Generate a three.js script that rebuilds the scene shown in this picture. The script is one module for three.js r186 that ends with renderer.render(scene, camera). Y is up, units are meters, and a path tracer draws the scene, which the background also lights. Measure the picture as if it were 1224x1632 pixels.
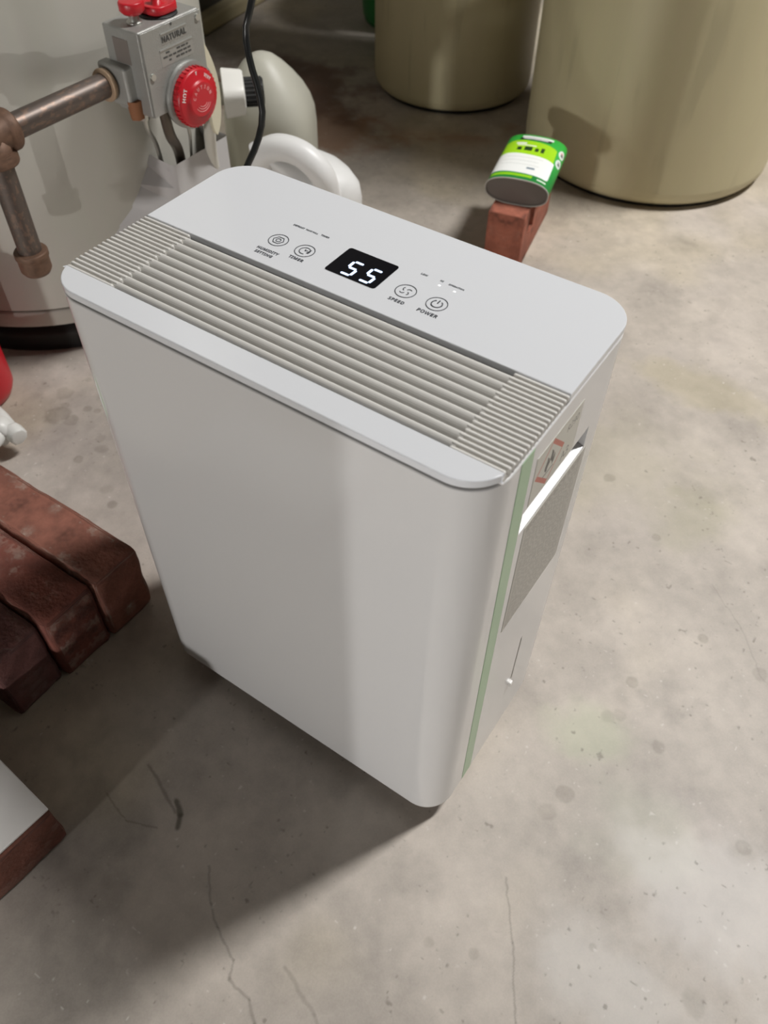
import * as THREE from 'three';
import { RoundedBoxGeometry } from 'three/addons/geometries/RoundedBoxGeometry.js';
import { mergeGeometries, mergeVertices, toCreasedNormals } from 'three/addons/utils/BufferGeometryUtils.js';
import { FontLoader } from 'three/addons/loaders/FontLoader.js';
import { RectAreaLightUniformsLib } from 'three/addons/lights/RectAreaLightUniformsLib.js';
import { TextGeometry } from 'three/addons/geometries/TextGeometry.js';
import { Brush, Evaluator, SUBTRACTION } from 'three-bvh-csg';

// ---------------------------------------------------------------- camera, lamps, exposure
const scene = new THREE.Scene();
scene.background = new THREE.Color(0x000000);
const camera = new THREE.PerspectiveCamera(63.5465, 1224 / 1632, 0.05, 30);
camera.matrixAutoUpdate = true;
camera.position.set(0.27992, 0.80199, 0.36656);
camera.quaternion.setFromRotationMatrix(new THREE.Matrix4().makeBasis(
  new THREE.Vector3(0.827765, 0.012245, -0.560942),
  new THREE.Vector3(-0.434592, 0.646331, -0.627205),
  new THREE.Vector3(0.354874, 0.762959, 0.540331)));
camera.focus = 0.66;
camera.userData.fStop = 9;
scene.add(camera);

const renderer = new THREE.WebGLRenderer({ antialias: true });
renderer.toneMapping = THREE.LinearToneMapping;
renderer.toneMappingExposure = 1.0;
renderer.shadowMap.enabled = true;
renderer.shadowMap.type = THREE.PCFSoftShadowMap;

RectAreaLightUniformsLib.init();
const CEIL = 3.4;
const TUBE = { at: [0.97, 3.1, -1.68], axis: [-0.41, 0, 0.91], length: 1.2, width: 0.28, nits: 132, color: [1, 0.985, 0.965] };  // main lamp, out of view, placed for the cast shadows
const UNSEEN_LAMPS = [   // out of view, placed to light the front panel: position, candela, colour, bulb radius
  { at: [-0.2, 0.33, 2.7], power: 6.6, color: [1, 0.985, 0.97], r: 0.085, label: 'unseen bulb lamp near the front wall, placed to light the front panel' },
  { at: [0.62, 0.22, 1.65], power: 1.7, color: [1, 0.985, 0.97], r: 0.012, label: 'small bulb lamp out of view, placed to light the right of the front panel past the pillar' },
];

const font = await new FontLoader().loadAsync('fonts/droid/droid_sans_bold.typeface.json');
const fontRegular = await new FontLoader().loadAsync('fonts/droid/droid_sans_regular.typeface.json');

// ---------------------------------------------------------------- helpers
let seedState = 12345;
const rnd = () => { seedState = (seedState * 1664525 + 1013904223) >>> 0; return seedState / 4294967296; };
const used = new Map();
function numbered(name) { const n = used.get(name) || 0; used.set(name, n + 1); return n ? `${name}_${String(n).padStart(3, '0')}` : name; }
function thing(name, label, category, pos = [0, 0, 0], turn = 0, group) {
  const o = new THREE.Group(); o.name = numbered(name); o.position.set(...pos); o.rotation.y = turn;
  o.userData = { label, category }; if (group) o.userData.group = group; scene.add(o); return o;
}
function obj(name, geo, material, parent = scene) {
  const g = Array.isArray(geo) ? merge(geo) : geo;
  const m = new THREE.Mesh(g, material); m.castShadow = m.receiveShadow = true;
  m.name = parent === scene ? numbered(name) : name; parent.add(m); return m;
}
function tag(o, label, category, group) { o.userData = { label, category }; if (group) o.userData.group = group; return o; }
function struct(name, geo, material) { const m = obj(name, geo, material); m.userData.kind = 'structure'; return m; }
function merge(list) {
  return mergeGeometries(list.map((g) => { const h = g.index ? g.toNonIndexed() : g.clone();
    for (const k of Object.keys(h.attributes)) if (!['position', 'normal', 'uv'].includes(k)) h.deleteAttribute(k); return h; }));
}
const T = (g, x = 0, y = 0, z = 0) => g.translate(x, y, z);
const box = (x0, x1, y0, y1, z0, z1) => T(new THREE.BoxGeometry(x1 - x0, y1 - y0, z1 - z0), (x0 + x1) / 2, (y0 + y1) / 2, (z0 + z1) / 2);
const rbox = (x0, x1, y0, y1, z0, z1, r, s = 3) => T(new RoundedBoxGeometry(x1 - x0, y1 - y0, z1 - z0, s, r), (x0 + x1) / 2, (y0 + y1) / 2, (z0 + z1) / 2);
const V = (a) => new THREE.Vector3(...a);
function tube(points, r, seg = 64, rs = 12) { return new THREE.TubeGeometry(new THREE.CatmullRomCurve3(points.map(V)), seg, r, rs); }
function rod(a, b, r0, r1 = r0, seg = 24) {   // capped cylinder between two points
  const A = V(a), B = V(b), d = B.clone().sub(A);
  const g = new THREE.CylinderGeometry(r1, r0, d.length(), seg);
  g.applyQuaternion(new THREE.Quaternion().setFromUnitVectors(new THREE.Vector3(0, 1, 0), d.clone().normalize()));
  return T(g, ...A.add(B).multiplyScalar(0.5).toArray());
}
function along(g, at, dir) {   // turns a shape modelled round +y so that it points along dir
  g.applyQuaternion(new THREE.Quaternion().setFromUnitVectors(new THREE.Vector3(0, 1, 0), V(dir).normalize()));
  return T(g, ...at);
}
const lathe = (pts, seg = 96) => new THREE.LatheGeometry(pts.map(([r, y]) => new THREE.Vector2(r, y)), seg);
function roundRect(w, d, r, cx = 0, cy = 0) {
  const s = new THREE.Shape(), x0 = cx - w / 2, x1 = cx + w / 2, y0 = cy - d / 2, y1 = cy + d / 2;
  s.moveTo(x0 + r, y0); s.lineTo(x1 - r, y0); s.absarc(x1 - r, y0 + r, r, -Math.PI / 2, 0); s.lineTo(x1, y1 - r); s.absarc(x1 - r, y1 - r, r, 0, Math.PI / 2);
  s.lineTo(x0 + r, y1); s.absarc(x0 + r, y1 - r, r, Math.PI / 2, Math.PI); s.lineTo(x0, y0 + r); s.absarc(x0 + r, y0 + r, r, Math.PI, Math.PI * 1.5);
  return s;
}
// a shape drawn in (x, -z) raised from y0 to y1
function raise(shape, y0, y1, bevel = 0, seg = 16) {
  const g = new THREE.ExtrudeGeometry(shape, { depth: y1 - y0 - 2 * bevel, bevelEnabled: bevel > 0, bevelThickness: bevel, bevelSize: bevel, bevelOffset: -bevel, bevelSegments: 3, curveSegments: seg });
  g.rotateX(-Math.PI / 2); return T(g, 0, y0 + bevel, 0);
}
function loft(rings, closeBottom = true, closeTop = true) {   // rings: equal-length arrays of [x,y,z]
  const n = rings[0].length, pos = [], idx = [], uv = [];
  rings.forEach((r, i) => r.forEach((p, k) => { pos.push(...p); uv.push(k / n, i / (rings.length - 1)); }));
  for (let i = 0; i + 1 < rings.length; i++) for (let k = 0; k < n; k++) {
    const a = i * n + k, b = i * n + (k + 1) % n, c = a + n, d = b + n; idx.push(a, c, b, b, c, d);
  }
  const cap = (i, flip) => { const c = [0, 0, 0]; rings[i].forEach((p) => p.forEach((v, j) => { c[j] += v / n; })); const at = pos.length / 3; pos.push(...c); uv.push(0.5, i ? 1 : 0);
    for (let k = 0; k < n; k++) { const a = i * n + k, b = i * n + (k + 1) % n; flip ? idx.push(at, b, a) : idx.push(at, a, b); } };
  if (closeBottom) cap(0, false); if (closeTop) cap(rings.length - 1, true);
  const g = new THREE.BufferGeometry(); g.setAttribute('position', new THREE.Float32BufferAttribute(pos, 3)); g.setAttribute('uv', new THREE.Float32BufferAttribute(uv, 2)); g.setIndex(idx); g.computeVertexNormals(); return g;
}
function superRing(y, a, b, e, turn = 0, cx = 0, cz = 0, n = 64) {
  return Array.from({ length: n }, (_, k) => { const t = -k / n * Math.PI * 2, c = Math.cos(t), s = Math.sin(t);
    const x = a * Math.sign(c) * Math.abs(c) ** (2 / e), z = b * Math.sign(s) * Math.abs(s) ** (2 / e);
    return [cx + x * Math.cos(turn) - z * Math.sin(turn), y, cz + x * Math.sin(turn) + z * Math.cos(turn)]; });
}
// noise
function hash(x, y, s) { let h = Math.imul(x, 374761393) ^ Math.imul(y, 668265263) ^ Math.imul(s, 2147483647 - 977); h = Math.imul(h ^ (h >>> 13), 1274126177); return ((h ^ (h >>> 16)) >>> 0) / 4294967296; }
function vnoise(x, y, s) {
  const xi = Math.floor(x), yi = Math.floor(y), fx = x - xi, fy = y - yi, u = fx * fx * (3 - 2 * fx), v = fy * fy * (3 - 2 * fy);
  const a = hash(xi, yi, s), b = hash(xi + 1, yi, s), c = hash(xi, yi + 1, s), d = hash(xi + 1, yi + 1, s);
  return a + (b - a) * u + (c - a) * v + (a - b - c + d) * u * v;
}
function fbm(x, y, s, oct) { let a = 0, w = 0.5, t = 0; for (let i = 0; i < oct; i++) { a += w * vnoise(x, y, s + i * 17); t += w; w *= 0.55; x *= 2.03; y *= 2.03; } return a / t; }
const toS = (v) => { v = Math.min(1, Math.max(0, v)); return Math.round(255 * (v <= 0.0031308 ? 12.92 * v : 1.055 * v ** (1 / 2.4) - 0.055)); };
const smooth = (a, b, x) => { const t = Math.min(1, Math.max(0, (x - a) / (b - a))); return t * t * (3 - 2 * t); };
function dataTex(w, h, fn, srgb = true) {
  const d = new Uint8Array(w * h * 4);
  for (let j = 0; j < h; j++) for (let i = 0; i < w; i++) { const c = fn((i + 0.5) / w, (j + 0.5) / h), k = (j * w + i) * 4;
    for (let q = 0; q < 3; q++) d[k + q] = srgb ? toS(c[q]) : Math.round(255 * Math.min(1, Math.max(0, c[q]))); d[k + 3] = 255; }
  const t = new THREE.DataTexture(d, w, h); t.magFilter = THREE.LinearFilter; t.minFilter = THREE.LinearFilter; if (srgb) t.colorSpace = THREE.SRGBColorSpace;
  t.wrapS = t.wrapT = THREE.MirroredRepeatWrapping; t.needsUpdate = true; return t;
}
function planarUV(g, sx, sy) {   // box-wise uv in metres divided by (sx, sy)
  const h = g.index ? g.toNonIndexed() : g; const p = h.attributes.position, n = h.attributes.normal, uv = new Float32Array(p.count * 2);
  for (let i = 0; i < p.count; i++) { const ax = Math.abs(n.getX(i)), ay = Math.abs(n.getY(i)), az = Math.abs(n.getZ(i));
    const [u, v] = ay >= ax && ay >= az ? [p.getX(i), p.getZ(i)] : ax >= az ? [p.getZ(i), p.getY(i)] : [p.getX(i), p.getY(i)];
    uv[2 * i] = u / sx; uv[2 * i + 1] = v / sy; }
  h.setAttribute('uv', new THREE.BufferAttribute(uv, 2)); return h;
}
const rgb = (r, g, b) => new THREE.Color().setRGB(r, g, b);
const std = (r, g, b, rough, o = {}) => new THREE.MeshStandardMaterial({ color: rgb(r, g, b), roughness: rough, ...o });
const phys = (r, g, b, rough, o = {}) => new THREE.MeshPhysicalMaterial({ color: rgb(r, g, b), roughness: rough, ...o });
function textFlat(str, size, depth = 0.0002, f = font) {   // flat lettering on the ground plane, read from +z, centred
  const g = new TextGeometry(str, { font: f, size, depth, curveSegments: 3, bevelEnabled: false });
  g.computeBoundingBox(); const b = g.boundingBox; T(g, -(b.min.x + b.max.x) / 2, -(b.min.y + b.max.y) / 2, 0); return g;
}

// ---------------------------------------------------------------- the room
const STAINS = [[0.259, 0, 9], [0.252, 0.024, 10], [0.265, -0.154, 9], [0.309, -0.252, 6], [0.375, -0.243, 9], [0.423, -0.05, 9], [0.431, 0.101, 12], [0.256, 0.174, 5], [0.218, 0.188, 6],
  [0.26, -0.102, 8], [0.27, -0.11, 7], [0.317, -0.1, 9], [-0.595, -0.124, 15], [-0.576, -0.109, 7], [-0.544, -0.121, 8], [-0.53, -0.126, 8], [-0.57, -0.088, 17], [-0.545, -0.092, 10], [-0.485, -0.089, 8], [-0.47, -0.075, 9], [-0.41, -0.029, 11], [-0.385, -0.015, 7],
  [-0.59, -0.165, 6], [0.34, 0.11, 4], [0.46, -0.16, 6], [0.12, -0.42, 8], [0.21, -0.36, 7], [-0.48, -0.045, 7]];
const CRACKS = [[[0.014, 0.25], [0.038, 0.273], [0.057, 0.285], [0.085, 0.297], [0.092, 0.309], [0.115, 0.311], [0.131, 0.323], [0.17, 0.36], [0.2, 0.42]],
  [[-0.052, 0.22], [-0.039, 0.229], [-0.033, 0.24]], [[-0.10, 0.21], [-0.045, 0.23]], [[0.249, 0.103], [0.279, 0.146], [0.312, 0.2], [0.35, 0.26]], [[-0.115, 0.255], [-0.08, 0.262], [-0.05, 0.252]],
  [[0.126, 0.274], [0.168, 0.289], [0.18, 0.296]], [[0.29, -0.33], [0.34, -0.29], [0.38, -0.24], [0.45, -0.21]]];
const CRW = [0.0011, 0.0025, 0.0014, 0.0008, 0.0008, 0.0016, 0.0007], CRD = [0.35, 0.8, 0.45, 0.35, 0.4, 0.25, 0.2];
const FX0 = -1.5, FX1 = 0.85, FZ0 = -1.75, FZ1 = 0.6;
function floorColor(u, v) {
  const x = FX0 + u * (FX1 - FX0), z = FZ0 + v * (FZ1 - FZ0);
  const big = fbm(x * 2.6 + 7, z * 2.6, 3, 4) - 0.5, mid = fbm(x * 13, z * 13, 21, 5) - 0.5, fine = fbm(x * 80, z * 80, 51, 3) - 0.5, grain = hash(Math.floor(u * 2048), Math.floor(v * 2048), 9) - 0.5;
  const cl = fbm(x * 6 + 2 * mid, z * 6 - 2 * big, 131, 4) - 0.5;
  let m = 1 + 0.34 * big + 0.5 * mid + 0.42 * cl + 0.22 * fine + 0.08 * grain;
  let c = [0.435 * m, 0.388 * m, 0.340 * m];
  const warm = smooth(0.5, 0.75, fbm(x * 4 - 3, z * 4, 77, 3)), cool = smooth(0.52, 0.8, fbm(x * 5 + 9, z * 5, 99, 3));
  c = [c[0] * (1 + 0.02 * warm), c[1], c[2] * (1 - 0.10 * warm + 0.03 * cool)];
  const mix = (t, k) => { c = c.map((q, i) => q * (1 - k) + t[i] * k); };
  const blob = (cx, cz, rx, rz, t, k, s) => { const d = Math.hypot((x - cx) / rx, (z - cz) / rz) + 0.9 * (fbm(x * 22, z * 22, s, 4) - 0.5); mix(t, k * smooth(1, 0.35, d)); };
  blob(0.255, -0.075, 0.06, 0.05, [0.46, 0.50, 0.34], 0.4, 5); blob(0.335, -0.01, 0.08, 0.06, [0.52, 0.53, 0.42], 0.3, 6); blob(0.16, -0.66, 0.16, 0.05, [0.46, 0.40, 0.24], 0.35, 7); blob(0.1, -0.45, 0.2, 0.12, [0.46, 0.42, 0.30], 0.3, 8); blob(0.24, -0.42, 0.06, 0.08, [0.40, 0.38, 0.24], 0.3, 9);
  blob(0.42, 0.02, 0.12, 0.09, [0.72, 0.69, 0.66], 0.45, 12); blob(0.37, 0.13, 0.1, 0.06, [0.68, 0.66, 0.63], 0.35, 13);
  // rust that ran out round the tanks, then a wider very dark brown patch
  const rr = Math.hypot(x + 0.70, z + 1.33), ring = Math.exp(-(((rr - 0.27 - 0.05 * (fbm(x * 9, z * 9, 31, 3) - 0.5)) / 0.035) ** 2)); if (z > -1.25) mix([0.30, 0.13, 0.045], 0.5 * ring * smooth(0.25, 0.6, fbm(x * 16, z * 16, 32, 4)));
  blob(-0.77, -1.0, 0.17, 0.13, [0.27, 0.13, 0.06], 0.7, 41); blob(-0.98, -1.12, 0.28, 0.2, [0.14, 0.07, 0.045], 0.85, 43);
  for (const [sx, sz, r] of STAINS) { const dx = x - sx, dz = z - sz, d = Math.hypot(dx, dz) * 1000 / r; if (d < 2) { const e = d + 1.0 * (fbm(x * 60, z * 60, 61, 4) - 0.5); mix([c[0] * 0.66, c[1] * 0.65, c[2] * 0.62], (0.45 + 0.4 * hash(Math.round(sx * 1000), 4, 4)) * (0.75 + 0.5 * (fbm(x * 140, z * 140, 62, 2) - 0.5)) * smooth(1.05, 0.7, e)); } }
  const sp = fbm(x * 190, z * 190, 71, 2); if (sp > 0.8 && fbm(x * 12, z * 12, 72, 2) > 0.45) mix([0.16, 0.14, 0.11], smooth(0.8, 0.92, sp) * 0.6); if (sp < 0.16 && vnoise(x * 20, z * 20, 73) > 0.45) mix([0.72, 0.69, 0.65], smooth(0.16, 0.07, sp) * 0.5);
  const wx = x + 0.006 * (fbm(x * 60, z * 60, 81, 3) - 0.5), wz = z + 0.006 * (fbm(x * 60, z * 60, 83, 3) - 0.5);
  CRACKS.forEach((L, i) => { for (let k = 0; k + 1 < L.length; k++) { const [ax, az] = L[k], [bx, bz] = L[k + 1], ex = bx - ax, ez = bz - az, q = Math.min(1, Math.max(0, ((wx - ax) * ex + (wz - az) * ez) / (ex * ex + ez * ez)));
    const d = Math.hypot(wx - ax - q * ex, wz - az - q * ez); if (d < CRW[i] * 2) mix([0.09, 0.08, 0.06], CRD[i] * smooth(CRW[i] * 1.6, CRW[i] * 0.4, d)); } });
  return c;
}
const floorMap = dataTex(2048, 2048, floorColor);
const floorGeo = box(-1.9, 2.4, -0.15, 0, -4.05, 3.4);
{ const p = floorGeo.attributes.position, uv = floorGeo.attributes.uv; for (let i = 0; i < p.count; i++) uv.setXY(i, (p.getX(i) - FX0) / (FX1 - FX0), (p.getZ(i) - FZ0) / (FZ1 - FZ0)); }
const fineBump = dataTex(512, 512, (u, v) => { const a = fbm(u * 90, v * 90, 5, 4); return [a, a, a]; }, false);
struct('floor', floorGeo, new THREE.MeshStandardMaterial({ map: floorMap, roughness: 0.55 }));

const wallTex = dataTex(512, 512, (u, v) => { const m = 0.7 + 0.5 * fbm(u * 9, v * 9, 15, 5); return [0.11 * m, 0.097 * m, 0.08 * m]; });
const wallMat = new THREE.MeshStandardMaterial({ map: wallTex, roughness: 0.9 });
const unseenWallMat = std(0.07, 0.066, 0.06, 0.9);  // walls out of view, kept dark to hold down bounced light
const wallLeft = struct('wall_left', planarUV(box(-0.15, 0, 0, CEIL, -2.95, 4.4), 1.5, 1.5), wallMat);
wallLeft.position.set(-1.345, 0, -1.1); wallLeft.rotation.y = 0.12; 
struct('wall_back', planarUV(box(-1.9, 2.4, 0, CEIL, -4.05, -3.9), 1.5, 1.5), wallMat);
struct('wall_right', box(2.25, 2.4, 0, CEIL, -3.9, 3.4), unseenWallMat);
struct('wall_front', box(-1.0, 2.25, 0, CEIL, 3.25, 3.4), unseenWallMat);
const woodMat = std(0.12, 0.085, 0.055, 0.85);
struct('ceiling', box(-1.9, 2.4, CEIL, CEIL + 0.12, -4.05, 3.4), std(0.06, 0.052, 0.044, 0.9));  // out of view, dark so that little light bounces back
for (let k = 0; k < 7; k++) struct(`ceiling_beam_${k + 1}`, box(-1.85, 2.25, CEIL - 0.15, CEIL, -3.3 + k * 0.95, -3.26 + k * 0.95), woodMat);
struct('unseen_pillar', box(0.13, 0.304, 0, CEIL, 0.75, 0.8), std(0.06, 0.058, 0.054, 0.9));  // out of view, placed to shade the left of the front panel
// pale plank that runs along the foot of the left wall
const sill = struct('trim_1', planarUV(rbox(0.001, 0.045, 0.0, 0.036, -2.6, 1.6, 0.008), 1, 1), std(0.50, 0.43, 0.27, 0.6));
sill.position.copy(wallLeft.position); sill.rotation.copy(wallLeft.rotation);

// lamps out of view behind the camera, placed low to light the front panel
UNSEEN_LAMPS.forEach((L) => {
  const t = thing('unseen_floor_lamp', L.label, 'lamp', L.at);
  obj('bulb', lathe([[0.0001, L.r], [L.r * 0.7, L.r * 0.7], [L.r * 0.99, 0], [L.r * 0.75, -L.r * 0.68], [L.r * 0.45, -L.r * 1.2], [0.0001, -L.r * 1.35]].reverse(), 32), std(0.9, 0.9, 0.88, 0.4, { emissive: rgb(...L.color), emissiveIntensity: 6 }), t);
  obj('socket', rod([0, -L.r * 1.3, 0], [0, -L.r * 1.3 - 0.05, 0], L.r * 0.45, L.r * 0.5), std(0.7, 0.7, 0.66, 0.5), t);
  obj('pole', rod([0, -L.r * 1.3 - 0.04, 0], [0, -L.at[1], 0], 0.008), std(0.05, 0.05, 0.05, 0.6), t);
  obj('base', T(lathe([[0.0001, 0], [0.09, 0], [0.09, 0.01], [0.02, 0.02], [0.0001, 0.02]], 40), 0, -L.at[1], 0), std(0.05, 0.05, 0.05, 0.6), t);
  const p = new THREE.PointLight(rgb(...L.color), L.power, 0, 2); p.position.set(0, 0, 0); p.castShadow = true; p.shadow.radius = L.r / 0.02; p.shadow.mapSize.set(2048, 2048); p.shadow.bias = -0.0005; t.add(p);
});

{ const t = thing('unseen_tube_light', 'unseen pair of fluorescent tubes under the ceiling, placed to cast the main shadows', 'lamp', TUBE.at); t.rotation.y = Math.atan2(TUBE.axis[0], TUBE.axis[2]);
  const hl = TUBE.length / 2;
  obj('batten', [box(-0.12, 0.12, 0.03, 0.09, -hl - 0.04, hl + 0.04), box(-0.1, 0.1, -0.02, 0.05, -hl - 0.04, -hl - 0.015), box(-0.1, 0.1, -0.02, 0.05, hl + 0.015, hl + 0.04)], std(0.6, 0.6, 0.58, 0.5), t);
  for (const q of [-0.06, 0.06]) obj('lamp_tube', rod([q, 0.008, -hl - 0.015], [q, 0.008, hl + 0.015], 0.013), std(0.9, 0.9, 0.9, 0.4, { emissive: rgb(...TUBE.color), emissiveIntensity: 4 }), t);
  for (const q of [-0.8, 0.8]) obj('hanger', rod([0, 0.088, q * hl], [0, CEIL - TUBE.at[1], q * hl], 0.004), std(0.2, 0.2, 0.2, 0.5), t);
  const light = new THREE.RectAreaLight(rgb(...TUBE.color), TUBE.nits, TUBE.width, TUBE.length); light.rotation.x = -Math.PI / 2; light.position.set(0, -0.008, 0); t.add(light); }

// ---------------------------------------------------------------- dehumidifier
const H = 0.4811, W = 0.34, D = 0.2004, R = 0.0287, G = 0.022, TOP = 0.4732;
const whiteGloss = phys(0.66, 0.655, 0.65, 0.12, { ior: 1.5 });
const whiteTop = phys(0.70, 0.715, 0.74, 0.14, { ior: 1.5 });
const greyPlastic = std(0.68, 0.665, 0.63, 0.5);
const darkPlastic = std(0.05, 0.05, 0.05, 0.5);
const printInk = std(0.045, 0.05, 0.06, 0.6);
const dh = thing('dehumidifier', 'tall white dehumidifier with lit number display standing on the concrete floor', 'dehumidifier');
{
  const Z0 = 0.0036, Z1 = 0.0823;          // the slotted band across the top
  const CX0 = -0.1275, CX1 = 0.1338;       // its open middle
  const ev = new Evaluator(); ev.attributes = ['position', 'normal', 'uv'];
  const brush = (g) => { const b = new Brush(g.index ? g : mergeVertices(g, 1e-6)); b.updateMatrixWorld(); return b; };
  let b = brush(raise(roundRect(W, D, R), G, TOP, 0.0012, 24));
  b = ev.evaluate(b, brush(box(CX0, CX1, 0.405, 0.5, Z0, Z1)), SUBTRACTION);
  const s = new THREE.Shape(); s.moveTo(0.18, 0.3881); s.lineTo(0.145, 0.3965); s.lineTo(0.145, 0.428); s.lineTo(0.1695, 0.411); s.lineTo(0.18, 0.411); s.closePath();
  const slot = T(new THREE.ExtrudeGeometry(s, { depth: 0.0965, bevelEnabled: false }), 0, 0, -0.054);
  b = ev.evaluate(b, brush(slot), SUBTRACTION);
  const bodyGeo = b.geometry.index ? b.geometry.toNonIndexed() : b.geometry; bodyGeo.computeVertexNormals();
  { const p = bodyGeo.attributes.position, n = bodyGeo.attributes.normal, v = new THREE.Vector3();
    for (let i = 0; i < p.count; i++) { const x = p.getX(i), z = p.getZ(i), ax = Math.abs(x) - (W / 2 - R), az = Math.abs(z) - (D / 2 - R); if (ax < -1e-4 || az < -1e-4) continue; v.set(Math.sign(x) * Math.max(ax, 0), 0, Math.sign(z) * Math.max(az, 0)).normalize(); if (v.x * n.getX(i) + v.z * n.getZ(i) > 0.97) n.setXYZ(i, v.x, 0, v.z); } }
  const body = obj('housing', bodyGeo, whiteGloss, dh);
  // hand grip floor, paler than the housing: lamp glare put into its colour
  const f = new THREE.Shape(); f.moveTo(0.1698, 0.3905); f.lineTo(0.1455, 0.3964); f.lineTo(0.1455, 0.3972); f.lineTo(0.1698, 0.3914); f.closePath();
  obj('grip_ledge', T(new THREE.ExtrudeGeometry(f, { depth: 0.096, bevelEnabled: false }), 0, 0, -0.0538), phys(0.8, 0.8, 0.8, 0.34, { ior: 1.9 }), body);
  // inset neck under the lid, gap shade put into its dark grey
  const neck = roundRect(W - 0.005, D - 0.005, R - 0.0025), hole = new THREE.Path(); hole.moveTo(CX0, -Z0); hole.lineTo(CX0, -Z1); hole.lineTo(CX1, -Z1); hole.lineTo(CX1, -Z0); hole.closePath(); neck.holes.push(hole);
  obj('lid_gap', raise(neck, TOP - 0.0002, 0.4766), std(0.2, 0.2, 0.195, 0.6), dh);
  // the two lid plates
  const arc = Math.PI / 2, x1 = W / 2, zB = D / 2;
  const back = new THREE.Shape(); back.moveTo(-x1, -Z0 + 0.0004); back.lineTo(x1, -Z0 + 0.0004); back.lineTo(x1, zB - R); back.absarc(x1 - R, zB - R, R, 0, arc); back.lineTo(-x1 + R, zB); back.absarc(-x1 + R, zB - R, R, arc, 2 * arc); back.closePath();
  const backPlate = obj('control_panel', raise(back, 0.4754, H, 0.0008, 20), whiteTop, dh);
  const front = new THREE.Shape(); front.moveTo(x1 - 0.0016, -Z1); front.lineTo(-x1 + 0.0016, -Z1);
  
  for (let k = 0; k <= 24; k++) { const t = Math.PI + 0.36 + (arc - 0.36) * k / 24; front.lineTo(-x1 + R + R * Math.cos(t), -zB + R + R * Math.sin(t)); }
  for (let k = 0; k <= 24; k++) { const t = 3 * arc + (arc - 0.36) * k / 24; front.lineTo(x1 - R + R * Math.cos(t), -zB + R + R * Math.sin(t)); }
  front.closePath();
  obj('front_lip', raise(front, 0.4754, H, 0.0008, 20), whiteTop, dh);
  // fine ribs at both ends and blades between
  const pitch = (0.0794 - 0.0058) / 18;
  for (const [s0, e0] of [[-0.1684, CX0], [CX1, 0.1684]]) obj('rib_bed', box(s0, e0, TOP, 0.4778, Z0, Z1 - 0.0004), greyPlastic, dh);
  for (let k = 0; k < 19; k++) {
    const z = 0.0058 + k * pitch, over = z + 0.0014 - (D / 2 - R), e = over > 0 ? R - Math.sqrt(R * R - over * over) + 0.0002 : 0, long = k % 2 ? 0.0035 : 0;
    obj('rib', rbox(-0.1702 + e, -0.1258 + long * 0.3, 0.4762, 0.4813, z - 0.00135, z + 0.00135, 0.0012, 2), greyPlastic, dh);
    obj('rib', rbox(0.1335 - long * 0.3, 0.1702 - e, 0.4762, 0.4813, z - 0.00135, z + 0.00135, 0.0012, 2), greyPlastic, dh);
  }
  const bl = new THREE.Shape(); bl.moveTo(-0.0020, -0.0012); bl.quadraticCurveTo(-0.0018, 0.0004, -0.0002, 0.0003); bl.quadraticCurveTo(0.0030, -0.0003, 0.0050, -0.0058); bl.lineTo(0.0040, -0.0064); bl.lineTo(0.0012, -0.0030); bl.lineTo(-0.0020, -0.0026); bl.closePath();
  for (let k = 1; k < 19; k += 2) {
    const g = new THREE.ExtrudeGeometry(bl, { depth: CX1 - CX0 + 0.004, bevelEnabled: false, curveSegments: 6 });
    // shape x -> world z, shape y -> world y, extrusion -> world x
    g.applyMatrix4(new THREE.Matrix4().makeBasis(new THREE.Vector3(0, 0, 1), new THREE.Vector3(0, 1, 0), new THREE.Vector3(-1, 0, 0)));
    T(g, CX1 + 0.002, 0.4808, 0.0058 + k * pitch); obj('louvre', g, greyPlastic, dh);
  }
  // prints on the control panel: everything is a thin layer of ink
  const y = H + 0.00005;
  const lay = (g, x, z) => { g.rotateX(-Math.PI / 2); return T(g, x, y, z); };
  const ring = (r0, r1, a = 0, l = Math.PI * 2, seg = 40) => { const s = new THREE.Shape(); s.absarc(0, 0, r1, a, a + l, false); if (l > 6.2) { const h = new THREE.Path(); h.absarc(0, 0, r0, 0, Math.PI * 2, true); s.holes.push(h); } else { s.absarc(0, 0, r0, a + l, a, true); s.closePath(); } return new THREE.ExtrudeGeometry(s, { depth: 0.0002, bevelEnabled: false, curveSegments: seg }); };
  const bar = (x0, y0, x2, y2, w) => { const dx = x2 - x0, dy = y2 - y0, L = Math.hypot(dx, dy); const g = new THREE.BoxGeometry(L, w, 0.0002); g.rotateZ(Math.atan2(dy, dx)); return T(g, (x0 + x2) / 2, (y0 + y2) / 2, 0.0001); };
  const hex = (r, w, turn = 0, skip = []) => Array.from({ length: 6 }, (_, i) => i).filter((i) => !skip.includes(i)).map((i) => { const a = turn + i * Math.PI / 3, c = a + Math.PI / 3; return bar(r * Math.cos(a), r * Math.sin(a), r * Math.cos(c), r * Math.sin(c), w); });
  const rO = 0.0074, rw = 0.00055;
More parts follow.
